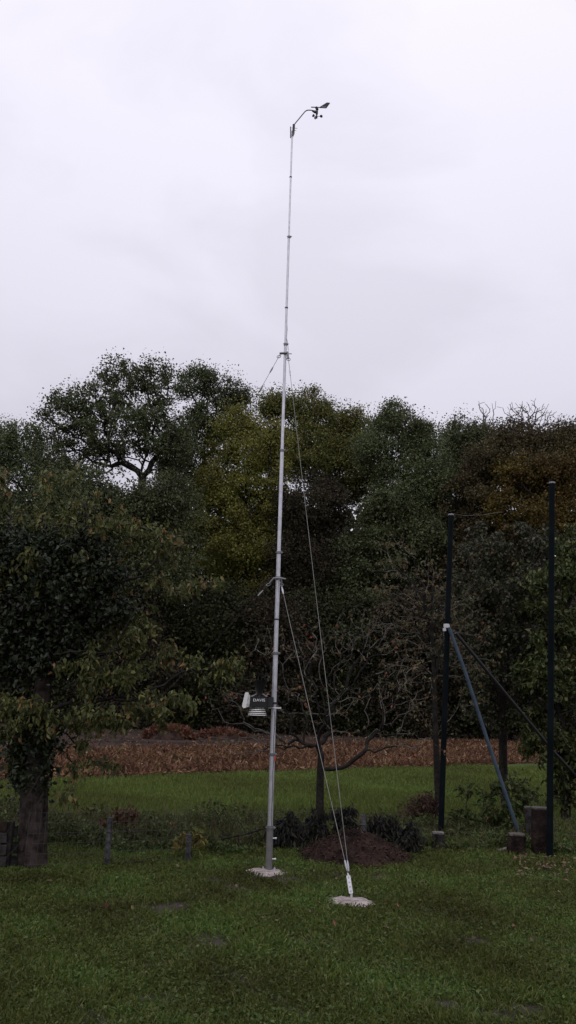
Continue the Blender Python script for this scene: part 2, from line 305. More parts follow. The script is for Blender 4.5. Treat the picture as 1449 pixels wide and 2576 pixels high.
# ---------------------------------------------------------------- mast
GALV = mat('galvanised_tube', (.50, .50, .53), .42, .75, c2=(.62, .62, .65), scale=20)
GALVD = mat('grey_painted_steel', (.13, .125, .125), .6, .2, c2=(.17, .16, .155), scale=14)
BLACK = mat('black_plastic', (.012, .012, .013), .45, spec=.35); BLACK2 = mat('matt_black_plastic', (.02, .02, .022), .6)
WHITE = mat('white_plastic', (.78, .78, .76), .4, c2=(.7, .7, .66), scale=8); STEEL = mat('clamp_steel', (.22, .22, .23), .5, .7); ZINC = mat('bright_zinc', (.5, .5, .52), .45, .5, c2=(.62, .62, .63), scale=40)
REDT = mat('red_tape', (.55, .06, .04), .6); CONC = mat('pale_concrete', (.20, .165, .15), .9, c2=(.40, .35, .325), scale=14, bump=1, bscale=35)
gb = G(676, 2191); Y0 = gb.y; MB_ = at(676, 2191, Y0); MT_ = at(735, 334, Y0)
def mp(y): # point on mast axis at picture row y
    x = 676 + (735 - 676) * (2191 - y) / (2191 - 334); return at(x, y, Y0)
mast = thing('telescopic_mast', mp(2191), 'tall pale galvanised telescopic mast standing on the round concrete pad, carrying the weather instruments', 'mast')
def part(mb, name, m, root, lab=None, **k):
    mb.v = [tuple(Vector(v) - root.location) for v in mb.v]; o = mb.build(name, m, None, **k); o.parent = root
    if lab: o['label'] = lab
    return o
secs = [(2194, 2082, .033), (2082, 1897, .0265), (1897, 1643, .0255), (1643, 1390, .0225), (1390, 1133, .0195), (1133, 866, .0162), (866, 596, .0135), (596, 334, .0105)]
ax = (MT_ - MB_).normalized()
for i, (a, b, r) in enumerate(secs):
    part(MB().tube([mp(a), mp(b) + ax * .02], r, 20), 'tube_section', GALVD if i == 0 else GALV, mast, 'dark grey bottom sleeve' if i == 0 else None)
    if i:
        c = mp(a); rp = secs[i - 1][2]
        m = MB().lathe(c - ax * .02, [(r, 0), (rp + .002, 0), (rp + .0035, .006), (rp + .0035, .03), (r, .034)], ax, 20)
        m.box(c + Vector((rp + .006, -.004, .0)), (.018, .012, .022)); m.tube([c + Vector((-rp - .012, -.01, 0)), c + Vector((rp + .024, -.01, 0))], .0035, 8)
        part(m, 'clamp_collar', STEEL, mast)
for y, r in ((1560, .0225), (776, .0135), (447, .0105)): 
    c = mp(y); part(MB().lathe(c, [(r, 0), (r + .003, 0), (r + .003, .014), (r, .014)], ax, 16).tube([c + Vector((-r - .01, -.005, .006)), c + Vector((r, -.012, .006))], .003, 6), 'cable_tie', BLACK2, mast)
c = mp(1908) + Vector((.026, -.016, 0)); part(MB().box(c, (.012, .02, .04)), 'marker_tape', REDT, mast)
for y in (2108, 2160): c = mp(y) + Vector((.045, -.01, 0)); part(MB().tube([c - Vector((.03, 0, 0)), c + Vector((.012, 0, 0))], .006, 8).tube([c + Vector((.006, 0, 0)), c + Vector((.022, 0, 0))], .010, 6), 'lock_bolt', ZINC, mast)
bp_ = MB().box(mp(2191) + Vector((0, -.01, .0)), (.15, .12, .014)); part(bp_, 'base_plate', GALVD, mast)
for sx in (-1, 1):
    for sy in (-1, 1):
        p = mp(2191) + Vector((sx * .055, -.01 + sy * .045, 0)); part(MB().tube([p, p + Vector((0, 0, .03))], .006, 8).tube([p + Vector((0, 0, .008)), p + Vector((0, 0, .02))], .011, 6), 'anchor_nut', ZINC, mast)
def slab(name, c, rx, ry, z, label, tilt=0, seed=0):
    random.seed(seed); k = 40; vs = []; fs = []; rr = [1 + .06 * math.sin(3 * i * 2 * math.pi / k + seed) + .05 * math.sin(7 * i * 2 * math.pi / k) + random.uniform(-.035, .035) for i in range(k)]
    prof = [(1.02, -.04), (1.0, z * .6), (.94, z), (.7, z * 1.05), (.4, z * 1.1), (.1, z * 1.1)]
    for s_, h_ in prof:
        for i in range(k):
            t = 2 * math.pi * i / k; x_ = math.cos(t) * rx * s_ * rr[i]; vs.append((x_, math.sin(t) * ry * s_ * rr[i], h_ + (random.uniform(-.003, .004) if h_ > 0 else 0) - x_ * tilt))
    for j in range(len(prof) - 1):
        for i in range(k): q = (i + 1) % k; fs.append((j * k + i, j * k + q, j * k + k + q, j * k + k + i))
    fs.append(tuple((len(prof) - 1) * k + i for i in range(k)))
    o = MB().add(vs, fs).build(name, CONC); o.location = (c.x, c.y, .0); tag(o, label, 'concrete pad'); return o
slab('concrete_pad', G(668, 2197), .2, .17, .014, 'round pale concrete pad under the mast foot, with mud on its edges', 0, 1)
s2 = slab('concrete_pad', G(886, 2273), .205, .17, .018, 'round pale concrete pad in the lawn holding both guy wire ends', .05, 4)
# wrench-like chain plate on anchor pad
A0 = G(884, 2264) + Vector((0, 0, .03)); A1 = at(875, 2196, A0.y + .06)
anc = thing('anchor_strap', A0, 'bright zinc strap and eye bolt rising from the pale pad in the lawn', 'anchor')
d_ = (A1 - A0).normalized(); per = d_.cross(Vector((0, 1, 0))).normalized()
def strap(a, b, wd, th=.006):
    p = d_.cross(per).normalized(); return MB().prism([a - per * wd, a + per * wd, b + per * wd, b - per * wd], p * th)
part(MB().lathe(A0 - Vector((0, 0, .03)), [(.001, 0), (.022, 0), (.022, .01), (.011, .014), (.010, .05), (.001, .05)], k=12), 'eye_bolt', ZINC, anc)
m = strap(A0 + d_ * .02, A0 + d_ * .16, .017)
for q in (.04, .075, .11, .145): m.tube([A0 + d_ * q + Vector((0, -.012, 0)), A0 + d_ * q + Vector((0, .012, 0))], .006, 8)
part(m, 'strap', ZINC, anc)
part(MB().tube([A0 + d_ * .15, A1], [.009, .006], 8), 'turnbuckle', ZINC, anc)
WIRE = mat('plastic_coated_wire', (.18, .18, .165), .7, c2=(.27, .27, .25), scale=5); WIRED = mat('dark_wire', (.03, .03, .028), .8, spec=.1)
def guy(a, b, label, wm, clips, r=.0027):
    g = thing('guy_wire', b, label, 'guy wire'); a, b = Vector(a), Vector(b); L_ = (a - b).length; pts = [a + (b - a) * t - Vector((0, 0, 1)) * math.sin(t * math.pi) * L_ * .004 for t in np.linspace(0, 1, 16)]
    part(MB().tube(pts, r, 6), 'cable', wm, g)
    def pt(t): return a + (b - a) * t - Vector((0, 0, 1)) * math.sin(t * math.pi) * L_ * .004
    for t in clips: part(MB().tube([pt(t), pt(t + .04 / L_), pt(t + .085 / L_)], [.005, .010, .006], 8), 'wire_clip', ZINC if wm is WIRE else STEEL, g)
    u = (b - a).normalized(); ring = [a + u * .03 + (u * math.cos(q) + Vector((1, 0, 0)) * math.sin(q)) * .02 for q in np.linspace(0, 2 * math.pi, 13)]
    part(MB().tube(ring, .004, 6, False), 'shackle', STEEL, g); return g
guy(at(725, 898, Y0 - .03), A1 + Vector((.006, 0, .02)), 'long light guy wire from the upper mast bracket down to the pad in the lawn', WIRE, (.03, .985))
guy(at(706, 1464, Y0 - .04), A0 + d_ * .17, 'shorter light guy wire from the lower mast bracket down to the pad in the lawn', WIRE, (.02, .96), .0028)
AL = G(-60, 2228)
guy(at(704.5, 892, Y0), AL, 'thin dark guy wire from the upper mast bracket down past the trees to the left', WIRED, (.03, .075), .0026)
guy(at(680, 1466, Y0), AL + Vector((.02, 0, 0)), 'thin dark guy wire from the lower mast bracket down to the left', WIRED, (.03,), .0024)
def cyl(a, b, r, k=12): return MB().tube([a, b], r, k)
# brackets on the mast
m = cyl(at(703.5, 889, Y0 - .02), at(721, 888, Y0 - .02), .014).tube([at(703, 890, Y0 + .01), at(734, 890, Y0 + .01)], .005, 8)
m.prism([at(721, 884, Y0 - .03), at(726, 884, Y0 - .03), at(727, 898, Y0 - .03), at(723, 898, Y0 - .03)], (0, .06, 0)); part(m, 'guy_bracket', STEEL, mast)
m = MB().tube([at(678, 1468, Y0 - .01), at(689, 1454.5, Y0 - .03), at(706, 1454.5, Y0 - .04), at(718, 1457, Y0 - .02)], .010, 10).lathe(mp(1459), [(.022, 0), (.03, 0), (.03, .035), (.022, .035)], ax, 18)
m.tube([at(702, 1456, Y0 - .04), at(704, 1464, Y0 - .04), at(709, 1464, Y0 - .04), at(708, 1456, Y0 - .04)], .005, 8); part(m, 'guy_bracket', STEEL, mast)
part(MB().tube([at(722, 805, Y0), at(722.5, 830, Y0), at(721, 850, Y0), at(724, 866, Y0), at(725, 882, Y0)], .003, 6), 'loose_cable', WIRE, mast)
part(MB().tube([mp(y) + Vector((.012 + .006 * math.sin(y * .07), -.026, 0)) for y in range(1790, 2100, 12)], .003, 6), 'sensor_cable', GALVD, mast)
# anemometer
an = thing('anemometer', at(735, 338, Y0), 'black wind vane and spinning cups on a curved arm clamped to the mast top', 'anemometer')
def Z(px, py, dy=0): return at(692 + px * .1302, 239 + py * .1302, Y0 + dy)
part(MB().tube([Z(*p) for p in ((352, 600), (385, 553), (480, 438), (545, 360), (580, 318), (605, 302), (635, 292), (700, 294), (750, 305), (795, 318))], .0062, 10), 'arm', BLACK2, an)
m = MB().prism([Z(340, 560, -.03), Z(386, 553, -.03), Z(378, 690, -.03), Z(345, 765, -.03), Z(330, 765, -.03)], (0, .055, 0)); part(m, 'mount_block', BLACK, an)
part(MB().prism([Z(290, 610, -.03), Z(306, 605, -.03), Z(308, 768, -.03), Z(292, 768, -.03)], (0, .06, 0)), 'clamp_plate', BLACK2, an)
for y in (638, 680):
    for dy in (-.022, .022): part(MB().tube([Z(292, y - 4, dy), Z(430 - (y - 638) * .5, y + 6, dy)], .003, 6), 'mount_bolt', STEEL, an)
part(MB().lathe(Z(800, 450), [(.001, 0), (.009, 0), (.013, .012), (.010, .03), (.009, .05), (.014, .06), (.014, .10), (.010, .115), (.010, .12), (.018, .125), (.018, .135), (.001, .137)], Vector((.035, 0, 1)), 18), 'body', BLACK, an)
part(MB().prism([Z(715, 296, -.012), Z(790, 296, -.012), Z(790, 333, -.012), Z(765, 328, -.012)], (0, .024, 0)), 'arm_socket', BLACK, an)
v = MB().tube([Z(697, 235, -.012), Z(800, 238), Z(870, 240, .008)], [.006, .006, .005], 8)
v.lathe(Z(800, 262), [(.001, 0), (.014, 0), (.016, .006), (.014, .02), (.001, .022)], k=16)
v.prism([Z(870, 224, .008), Z(1000, 143, .025), Z(1065, 150, .03), Z(990, 253, .022), Z(860, 246, .008)], (0, .006, 0)); vn = part(v, 'vane', BLACK, an)
part(MB().prism([Z(905, 224, .006), Z(985, 228, .016), Z(975, 240, .014), Z(900, 236, .006)], (0, .006, 0)), 'vane_stripe', mat('grey_sticker', (.35, .35, .37), .5), an).parent = vn
cup_c = Z(797, 412)
for (tx, ty, dy) in ((735, 395, .05), (890, 413, .02), (783, 440, -.07)):
    c = Z(tx, ty, dy); part(MB().tube([cup_c, c], .003, 6), 'cup_arm', BLACK, an)
    dr = (c - cup_c).normalized(); tn = Vector((0, 0, 1)).cross(dr).normalized(); prof = [(.0185 * math.sin(q), -.0185 * math.cos(q)) for q in np.linspace(.05, 1.6, 7)] + [(.0175, -.002)] + [(.017 * math.sin(q), -.017 * math.cos(q)) for q in np.linspace(1.5, .05, 6)]
    part(MB().lathe(c, prof, tn, 18), 'cup', BLACK if dy > 0 else mat('grey_cup', (.25, .25, .27), .3), an)
# weather station
ws = thing('weather_station', at(690, 1765, Y0 - .04), 'black and white weather sensor with rain funnel and slatted shield, mounted beside the mast', 'weather station')
YW = Y0 - .05
def W(px, py, dy=0): return at(591.3 + px * .1042, 1685.7 + py * .1042, YW + dy)
up = (W(600, 270) - W(590, 600)).normalized(); s_ = pxm(650, 1750, YW) * .1042
part(MB().lathe(W(592, 612), [(.02, 0), (62 * s_, 0), (62 * s_, 40 * s_), (80 * s_, 110 * s_), (150 * s_, 260 * s_), (190 * s_, 345 * s_), (195 * s_, 350 * s_), (186 * s_, 350 * s_), (60 * s_, 130 * s_)], up, 32), 'rain_funnel', BLACK, ws)
sp_ = MB()
for i in range(14):
    q = 2 * math.pi * i / 14; c = W(600, 268) + Vector((math.cos(q), math.sin(q), 0)) * 188 * s_; sp_.tube([c, c + up * 200 * s_ + Vector((math.cos(q), math.sin(q), 0)) * .008], [.0016, .0008], 5)
part(sp_, 'bird_spikes', BLACK2, ws)
ry = .085
part(MB().prism([W(365, 640, -ry), W(380, 630, -ry), W(770, 632, -ry), W(770, 880, -ry), W(345, 892, -ry)], (0, ry * 2, 0)), 'housing', BLACK, ws)
part(MB().prism([W(735, 690, -.05), W(830, 650, -.05), W(925, 655, -.05), W(915, 860, -.05), W(850, 900, -.05), W(735, 880, -.05)], (0, .10, 0)), 'side_arm', BLACK2, ws)
part(MB().prism([W(365, 632, -ry - .004), W(500, 572, -ry * .6), W(535, 575, -ry * .6), W(420, 640, -ry - .004)], (0, .01, 0)), 'brace', STEEL, ws)
part(MB().prism([W(650, 575, -ry * .6), W(680, 572, -ry * .6), W(800, 636, -ry - .004), W(750, 640, -ry - .004)], (0, .01, 0)), 'brace', STEEL, ws)
m = MB().prism([W(238, 560, -.07), W(262, 535, -.07), W(318, 538, -.07), W(326, 560, -.07), W(268, 905, -.07), W(200, 920, -.07), W(165, 870, -.07)], (0, .14, 0)); tb = part(m, 'transmitter_box', WHITE, ws)
m = MB().prism([W(326, 590, -.055), W(352, 600, -.055), W(368, 720, -.055), W(335, 890, -.055), (W(270, 905, -.055))], (0, .11, 0))
for q in range(4): m.box(W(300, 790 + q * 30, -.07), (.014, .012, .004))
part(m, 'box_back', WHITE, ws)
for i, (y, x0, x1) in enumerate(((908, 420, 735), (950, 340, 745), (993, 318, 752), (1037, 308, 758), (1078, 304, 762))):
    c = W((x0 + x1) / 2, y, 0); r = (x1 - x0) / 2 * s_
    part(MB().lathe(c, [(r * .6, .003), (r * .9, .002), (r, -.005), (r * .97, -.006), (r * .88, -.002), (r * .55, .000)], up, 36), 'shield_plate', WHITE, ws)
part(MB().lathe(W(535, 1085), [(.001, 0), (.05, 0), (.05, .075), (.001, .075)], up, 20), 'shield_core', BLACK2, ws)
for dy in (-.04, .0): part(MB().tube([W(800, 918 + dy * 400, -.03), W(1115, 906 - dy * 800, -.03)], .004, 8), 'mount_bolt', ZINC, ws)
part(MB().lathe(W(965, 700), [(.026, -.05), (.028, -.05), (.028, -.03), (.026, -.03)], ax, 18), 'mast_clamp', BLACK2, ws)
fc = bpy.data.curves.new('logo_text', 'FONT'); fc.body = 'DAVIS'; fc.size = 1; fc.extrude = .01; fc.align_x = 'CENTER'; fc.align_y = 'CENTER'; fc.offset = .005
fo = bpy.data.objects.new('t', fc); me = bpy.data.meshes.new_from_object(fo); bpy.data.objects.remove(fo)
bb = [v.co.x for v in me.vertices]; sc_ = 280 * s_ / (max(bb) - min(bb)); M4 = Matrix.Rotation(math.radians(-1), 4, 'Y') @ Matrix.Rotation(math.radians(90), 4, 'X') @ Matrix.Diagonal((sc_, sc_ * .85, sc_, 1)); me.transform(M4); me.transform(Matrix.Translation(W(580, 728, -ry - .003) - ws.location)); me.materials.append(WHITE)
lo = bpy.data.objects.new('logo', me); COL.objects.link(lo); lo.parent = ws; lo['label'] = 'small white lettering on the black housing'
# ---------------------------------------------------------------- net posts on the right
PAINT = mat('dark_green_paint', (.003, .005, .006), .8, spec=.06, c2=(.006, .009, .010), scale=6); BLUE = mat('blue_grey_paint', (.04, .06, .085), .6, spec=.2, c2=(.055, .08, .105), scale=9)
pb = G(1110, 2108); YP = pb.y
p1 = thing('net_post', at(1110, 2092, YP), 'dark green steel post standing on the wooden block, with a blue brace strapped to it', 'post')
part(MB().tube([at(1109, 2094, YP), at(1134.5, 1296, YP)], .036, 18), 'tube', PAINT, p1)
part(MB().lathe(at(1134.5, 1297, YP), [(.001, .03), (.038, .02), (.041, .016), (.041, 0), (.03, 0)], k=18), 'cap', STEEL, p1)
part(MB().lathe(at(1124, 1574, YP), [(.035, -.03), (.041, -.03), (.043, .0), (.041, .022), (.035, .022)], k=18).box(at(1118, 1584, YP - .04), (.04, .02, .04)), 'strap', mat('white_tape', (.55, .53, .55), .7), p1)
b1 = G(1308, 2120); st = thing('brace_pole', b1, 'blue grey slanting pole leaning from the braced dark post down to the short stump', 'pole')
part(MB().tube([at(1129, 1578, YP - .06), at(1170, 1690, YP - .05), at(1225, 1860, YP - .04), at(1308, 2105, YP - .03)], .024, 14), 'tube', BLUE, st)
b2 = thing('brace_pole', G(1450, 1985), 'thin black slanting pole running from the braced dark post to the far right', 'pole')
part(MB().tube([at(1146, 1592, YP + .05), at(1235, 1700, YP + .35), at(1390, 1888, YP + 1.0), at(1440, 1942, YP + 1.3), at(1470, 1975, YP + 1.45)], .022, 12), 'tube', BLACK2, b2)
pr = G(1383, 2160); p2 = thing('net_post', pr, 'taller dark green steel post at the right, set in the ground beside the big stump', 'post')
part(MB().tube([at(1383, 2162, pr.y), at(1388.5, 1216, pr.y)], .036, 18), 'tube', PAINT, p2)
part(MB().lathe(at(1388.5, 1217, pr.y), [(.001, .03), (.038, .02), (.041, .016), (.041, 0), (.03, 0)], k=18), 'cap', STEEL, p2)
rp = [at(1137, 1292, YP), at(1165, 1297, YP + .3), at(1210, 1296, YP + .7), at(1260, 1288, YP + 1.2)]
tag(MB().tube(rp, .0045, 6).build('net_rope', TWIG), 'thin slack rope tied to the top of the braced dark post', 'rope')
WOOD = mat('weathered_wood', (.014, .013, .012), .95, spec=.1, c2=(.055, .05, .046), scale=10, bump=.8, bscale=50); WOODR = mat('red_brown_wood', (.009, .006, .005), .95, spec=.1, c2=(.034, .024, .02), scale=9, bump=.8)
WTOP = mat('pale_cut_wood', (.09, .08, .072), .9, c2=(.17, .155, .14), scale=14)
def stump(x, y0, y1, w_px, label, m, top=WTOP, name='tree_stump', cat='stump', lean=0, dy=0):
    b = G(x, y0); b = Vector((b.x, b.y + dy, 0)); t = at(x, y1, b.y); h = t.z; r = w_px / 2 * pxm(x, y0, b.y); o = thing(name, b, label, cat)
    k = 7; pts = [b + Vector((lean * q / k, 0, h * q / k - (.03 if q == 0 else 0))) for q in range(k + 1)]; part(MB().tube(pts, [r * (1.12 - .14 * q / k) for q in range(k + 1)], 22, wob=.13), 'bark', m, o)
    part(MB().tube([pts[-1] - Vector((0, 0, .005)), pts[-1] + Vector((0, 0, .014))], r * .97, 22, wob=.10), 'cut_top', top, o); return o
stump(1103, 2134, 2096, 31, 'low weathered grey wooden block under the braced dark post', WOOD, name='wooden_block', cat='wooden block', dy=.0)
stump(1300, 2150, 2100, 42, 'short red-brown stump under the foot of the blue grey pole', WOODR, BARK, lean=.01)
stump(1337, 2120, 2032, 20, 'thin grey stump between the short stump and the big stump', WOOD, BARK, lean=-.03)
stump(1363, 2152, 2034, 42, 'big tall red-brown stump beside the right-hand post', WOODR, BARK)
bd = G(1262, 2146); o = MB().box((0, 0, .03), (.24, .05, .025), Matrix.Rotation(.5, 3, 'Z') @ Matrix.Rotation(-.18, 3, 'Y')).build('board', WTOP); o.location = bd; tag(o, 'small pale board lying in the grass left of the short stump', 'board')
POSTW = mat('silver_grey_wood', (.03, .029, .03), .9, spec=.1, c2=(.10, .097, .10), scale=18, bump=.8, bscale=60)
def post(x0, y0, x1, y1, r, label):
    b = G(x0, y0); o = MB().tube([b - b - Vector((0, 0, .05)), (at(x1, y1, b.y) - b) * .5, at(x1, y1, b.y) - b], [r, r * .95, r * .85], 10, wob=.1).tube([(at(x1, y1, b.y) - b) * .72 - Vector((0, 0, .004)), (at(x1, y1, b.y) - b) * .72 + Vector((0, 0, .004))], r * 1.12, 10).build('fence_post', POSTW); o.location = b; return tag(o, label, 'fence post')
post(268, 2184, 277, 2056, .03, 'straight grey wooden fence post to the right of the big leafy tree trunk')
post(472, 2168, 476, 2098, .028, 'dark short fence post among the weeds between the grey post and the mast')
post(916, 2135, 914, 2050, .038, 'pale fence post sticking up behind the earth mound')
FW = mat('rusty_fence_wire', (.06, .055, .05), .8)
pa, pb_, pc = G(268, 2184), G(472, 2168), G(60, 2190)
wf = MB()
for hz in [.05 + .09 * q for q in range(6)]: wf.tube([(pc.x, pc.y, hz), (pa.x, pa.y - .035, hz + .01), (pb_.x, pb_.y - .03, hz - .01)], .0014, 4)
for q in range(30):
    t = q / 29; X_ = pc.x + (pb_.x - pc.x) * t; Yw = (pc.y + (pa.y - .035 - pc.y) * (X_ - pc.x) / (pa.x - pc.x)) if X_ < pa.x else pa.y - .035 + (pb_.y - pa.y) * (X_ - pa.x) / (pb_.x - pa.x); wf.tube([(X_, Yw, .03), (X_, Yw, .53)], .0012, 4)
tag(wf.build('wire_fence', FW), 'thin low wire mesh strung past the grey fence posts at the left', 'wire fence')
# pallet
pg_ = G(-10, 2188); pl = thing('wooden_pallet', pg_, 'weathered grey pallet standing upright at the left edge beside the tree trunk', 'pallet')
sc_p = pxm(0, 2100, pg_.y)
for i, y in enumerate((2078, 2106, 2136, 2166)):
    a, b = at(-60, y, pg_.y), at(18 - i, y + 1, pg_.y); part(MB().box((a + b) / 2, ((b - a).length, .02, .085)), 'slat', WOOD if i else WOODR, pl)
for x in (22, -50): a, b = at(x, 2066, pg_.y + .05), at(x, 2196, pg_.y + .05); part(MB().box((a + b) / 2, (.05, .07, (b - a).length)), 'bearer', BARKD, pl)
for i, y in enumerate((2090, 2130, 2165)):
    a, b = at(-60, y, pg_.y + .1), at(44, y + 1, pg_.y + .1); part(MB().box((a + b) / 2, ((b - a).length, .02, .10)), 'slat', WOOD, pl)
# ---------------------------------------------------------------- mound
mc = G(892, 2158); a0, a1 = G(748, 2180), G(1050, 2180); mrx = (a1.x - a0.x) / 2 * 1.02; mcx = (a0.x + a1.x) / 2; mh = at(890, 2092, mc.y + .1).z * 1.1; mry = .62; mcy = G(892, 2186).y + mry * .95
k = 90; V = []; gx = np.linspace(-1.15, 1.15, k); X, Yq = np.meshgrid(gx, gx); rr = np.sqrt(X ** 2 + Yq ** 2)
H = mh * np.clip(1 - rr ** 1.35, -.1, 1) * (1 + .16 * nz2(X, Yq, 3)) + nz2(X, Yq, 9, 3) * .03 + nz2(X, Yq, 23, 1) * .02 + rng.normal(size=X.shape) * .009 - .01
V = np.stack([X * mrx, Yq * mry, H], -1).reshape(-1, 3); ii = np.arange(k * k).reshape(k, k); Fq = np.stack([ii[:-1, :-1], ii[:-1, 1:], ii[1:, 1:], ii[1:, :-1]], -1).reshape(-1, 4)
ok = (rr.reshape(-1) < 1.12)[Fq].all(1)
RED = mat('red_brown_earth', (.014, .009, .008), .95, spec=.1, c2=(.048, .029, .023), scale=5, bump=1, bscale=45)
mo = thing('earth_mound', (mcx, mcy, 0), 'low heap of red-brown earth behind the wires, to the right of the mast', 'earth heap')
cl = MB(); cl.add(V.tolist(), Fq[ok].tolist())
for i in range(330):
    q = random.uniform(0, 6.28); r = random.uniform(0, 1.05) ** .7; x_, y_ = math.cos(q) * r, math.sin(q) * r; z_ = mh * max(0, 1 - r ** 1.6) * .98; s0 = random.uniform(.008, .03) * (1.4 if r > .85 else 1)
    vs = [Vector((random.uniform(.6, 1) * a, random.uniform(.6, 1) * b, random.uniform(.4, .8) * c)) * s0 + Vector((x_ * mrx, y_ * mry, z_)) for a, b, c in ((1, 0, 0), (0, 1, 0), (-1, 0, 0), (0, -1, 0), (0, 0, 1), (0, 0, -1))]
    cl.add(vs, [(0, 1, 4), (1, 2, 4), (2, 3, 4), (3, 0, 4), (1, 0, 5), (2, 1, 5), (3, 2, 5), (0, 3, 5)])
o = cl.build('heap', RED, None, True, 50); o.parent = mo
q = rng.uniform(0, 6.28, 900); rr_ = rng.uniform(0, 1.02, 900) ** .6; P = np.stack([np.cos(q) * rr_ * mrx, np.sin(q) * rr_ * mry, mh * np.clip(1 - rr_ ** 1.35, 0, 1) + .012], -1)
leaves('debris', P, .05, .012, leafmat('mound_debris', [(0, (.016, .010, .008)), (.6, (.045, .030, .024)), (1, (.10, .07, .055))], .1, .9, .1), None, flat=.6, kind='n').parent = mo
# ---------------------------------------------------------------- low plants near
WITH = leafmat('withered_leaf', [(0, (.012, .012, .010)), (.6, (.025, .024, .018)), (.9, (.05, .05, .03)), (1, (.07, .06, .04))], .1, .7, .2)
WEED = leafmat('weed_leaf', [(0, (0.044, 0.068, 0.018)), (.45, (0.069, 0.098, 0.026)), (.75, (0.075, 0.072, 0.034)), (.9, (0.112, 0.111, 0.042)), (.985, (0.200, 0.091, 0.048))], .2, .6, .2, 2.5, .45)
YEL = leafmat('yellow_green_leaf', [(0, (.10, .11, .02)), (.5, (.15, .14, .03)), (1, (.2, .12, .04))], .3, .5, .3)
def bush(name, blobs, Y, base, lm, label, cat='shrub', **kw):
    d = dict(n=60, per=22, sig=.06, L=.07, W=.035, rb=.012, r0=.003, seg=.08, kind='n', shell=.2, flat=0, droop=.2, bark=BARKD); d.update(kw); return tree(name, blobs, Y, base, lm, label, cat, **d)
wx = [(705, 2110, 32, 40, 'leftmost, between the mast and the mound'), (745, 2100, 30, 45, 'just left of the bare fruit tree trunk'), (800, 2085, 34, 40, 'at the foot of the bare fruit tree'),
      (868, 2070, 30, 42, 'the tallest, left of the pale post behind the mound'), (945, 2085, 28, 36, 'right of the pale post behind the mound'), (985, 2105, 30, 40, 'behind the right slope of the mound'), (1028, 2122, 28, 42, 'rightmost, at the right end of the mound')]
for x, y, rx, ry_, l in wx:
    bush('withered_plant', [(x, y - 14, rx, ry_ * .9), (x + 5, y + 24, rx * 1.15, ry_ * .9)], mcy + (.75 if 760 < x < 1000 else .35), Vector((at(x, 2140, mcy + .6).x, mcy + (.75 if 760 < x < 1000 else .35), 0)), WITH,
         'wilted blackish plant, ' + l, 'plant', n=50, per=16, sig=.035, L=.085, W=.028, droop=1.0, group='withered plants round the earth mound')
# weeds strip behind lawn edge
def edge(x): return np.where(x < -.25, 9.0, np.where(x < .3, 9.35, 9.75)) + .12 * np.sin(x * 5) + .08 * np.sin(x * 13)
x = rng.uniform(-4.6, 4.6, 42000); y = edge(x) + rng.uniform(0, 1, 42000) ** 1.2 * 2.1; hgt = .04 + .17 * np.clip(.6 + nz2(x, y, 1.6, 3) + .5 * nz2(x, y, 6, 1), 0, 1.6) * np.where(x < .1, 1, .55)
P = np.stack([x, y, rng.uniform(0, 1, 42000) ** 1.2 * hgt], -1); msk = ~((np.abs(x - mcx) < mrx * 1.0) & (y < mcy + .5))
tag(leaves('undergrowth', P[msk], .05, .026, WEED, kind='n', flat=.2), 'tangled low weeds and brambles along the far edge of the lawn', 'undergrowth', kind='stuff')
n_ = 4500; x = rng.uniform(-4.6, 4.6, n_); y = edge(x) + .1 + rng.uniform(0, 1.8, n_); d = rng.normal(size=(n_, 3)) * .35; d[:, 2] = 1; P = np.stack([x, y, x * 0], -1); hh = rng.uniform(.1, .34, (n_, 1)) * np.where(x < .1, 1, .7)[:, None]; s = unit(np.cross(d, rng.normal(size=(n_, 3)))) * .003
V = np.stack([P - s, P + s, P + d * hh + s * .3, P + d * hh - s * .3], 1).reshape(-1, 3)
tag(mesh_np('dry_stems', V, np.arange(4 * n_).reshape(n_, 4), leafmat('dry_stem', [(0, (.05, .045, .025)), (.5, (.09, .07, .045)), (1, (.14, .11, .07))], .1, .8, .1)), 'thin dry brown stems standing in the weeds along the lawn edge', 'dry stems', kind='stuff')
bush('bramble', [(470, 2122, 34, 22), (500, 2105, 20, 16)], G(480, 2160).y, G(480, 2160), YEL, 'low bramble with yellow-green leaves by the short dark fence post', 'bramble', n=22, per=6)
bush('dry_weed', [(312, 2068, 42, 26), (270, 2080, 30, 24)], G(310, 2120).y + .4, G(310, 2110), leafmat('rust_leaf', [(0, (.08, .05, .025)), (1, (.14, .07, .035))], .2), 'rust-brown dry weed clump behind the left end of the undergrowth', 'weeds', n=50, per=16, L=.06)
bush('dry_weed', [(1070, 2030, 34, 36), (1035, 2040, 24, 24)], G(1075, 2075).y, G(1075, 2075), leafmat('russet_leaf', [(0, (.05, .03, .02)), (1, (.11, .06, .045))], .2), 'reddish dry weed clump in the meadow left of the braced post', 'weeds', n=70, per=16, L=.07, W=.015)
bp1 = [G(505, 2150) + Vector((0, 0, .16)), at(560, 2110, 9.25), at(620, 2098, 9.25), at(680, 2080, 9.25), at(700, 2070, 9.25)]
for i in range(1): bp1[0] = at(500, 2126, 9.25)
m = MB().tube(bp1, [.008, .012, .010, .007, .004], 8)
for (a, b) in (((575, 2108), (520, 2060)), ((575, 2108), (640, 2170)), ((620, 2098), (575, 2035)), ((640, 2092), (590, 2140)), ((560, 2110), (548, 2050)), ((548, 2050), (530, 2030))): m.tube([at(*a, 9.25), at((a[0] + b[0]) / 2 + 4, (a[1] + b[1]) / 2, 9.27), at(*b, 9.3)], [.005, .004, .002], 6)
m.tube([at(600, 2104, 9.25), at(602, 2140, 9.25), G(603, 2170)], [.008, .008, .009], 6)
tag(m.build('bare_branch', BARKD), 'bare black branch arching over the undergrowth just left of the mast', 'branch')
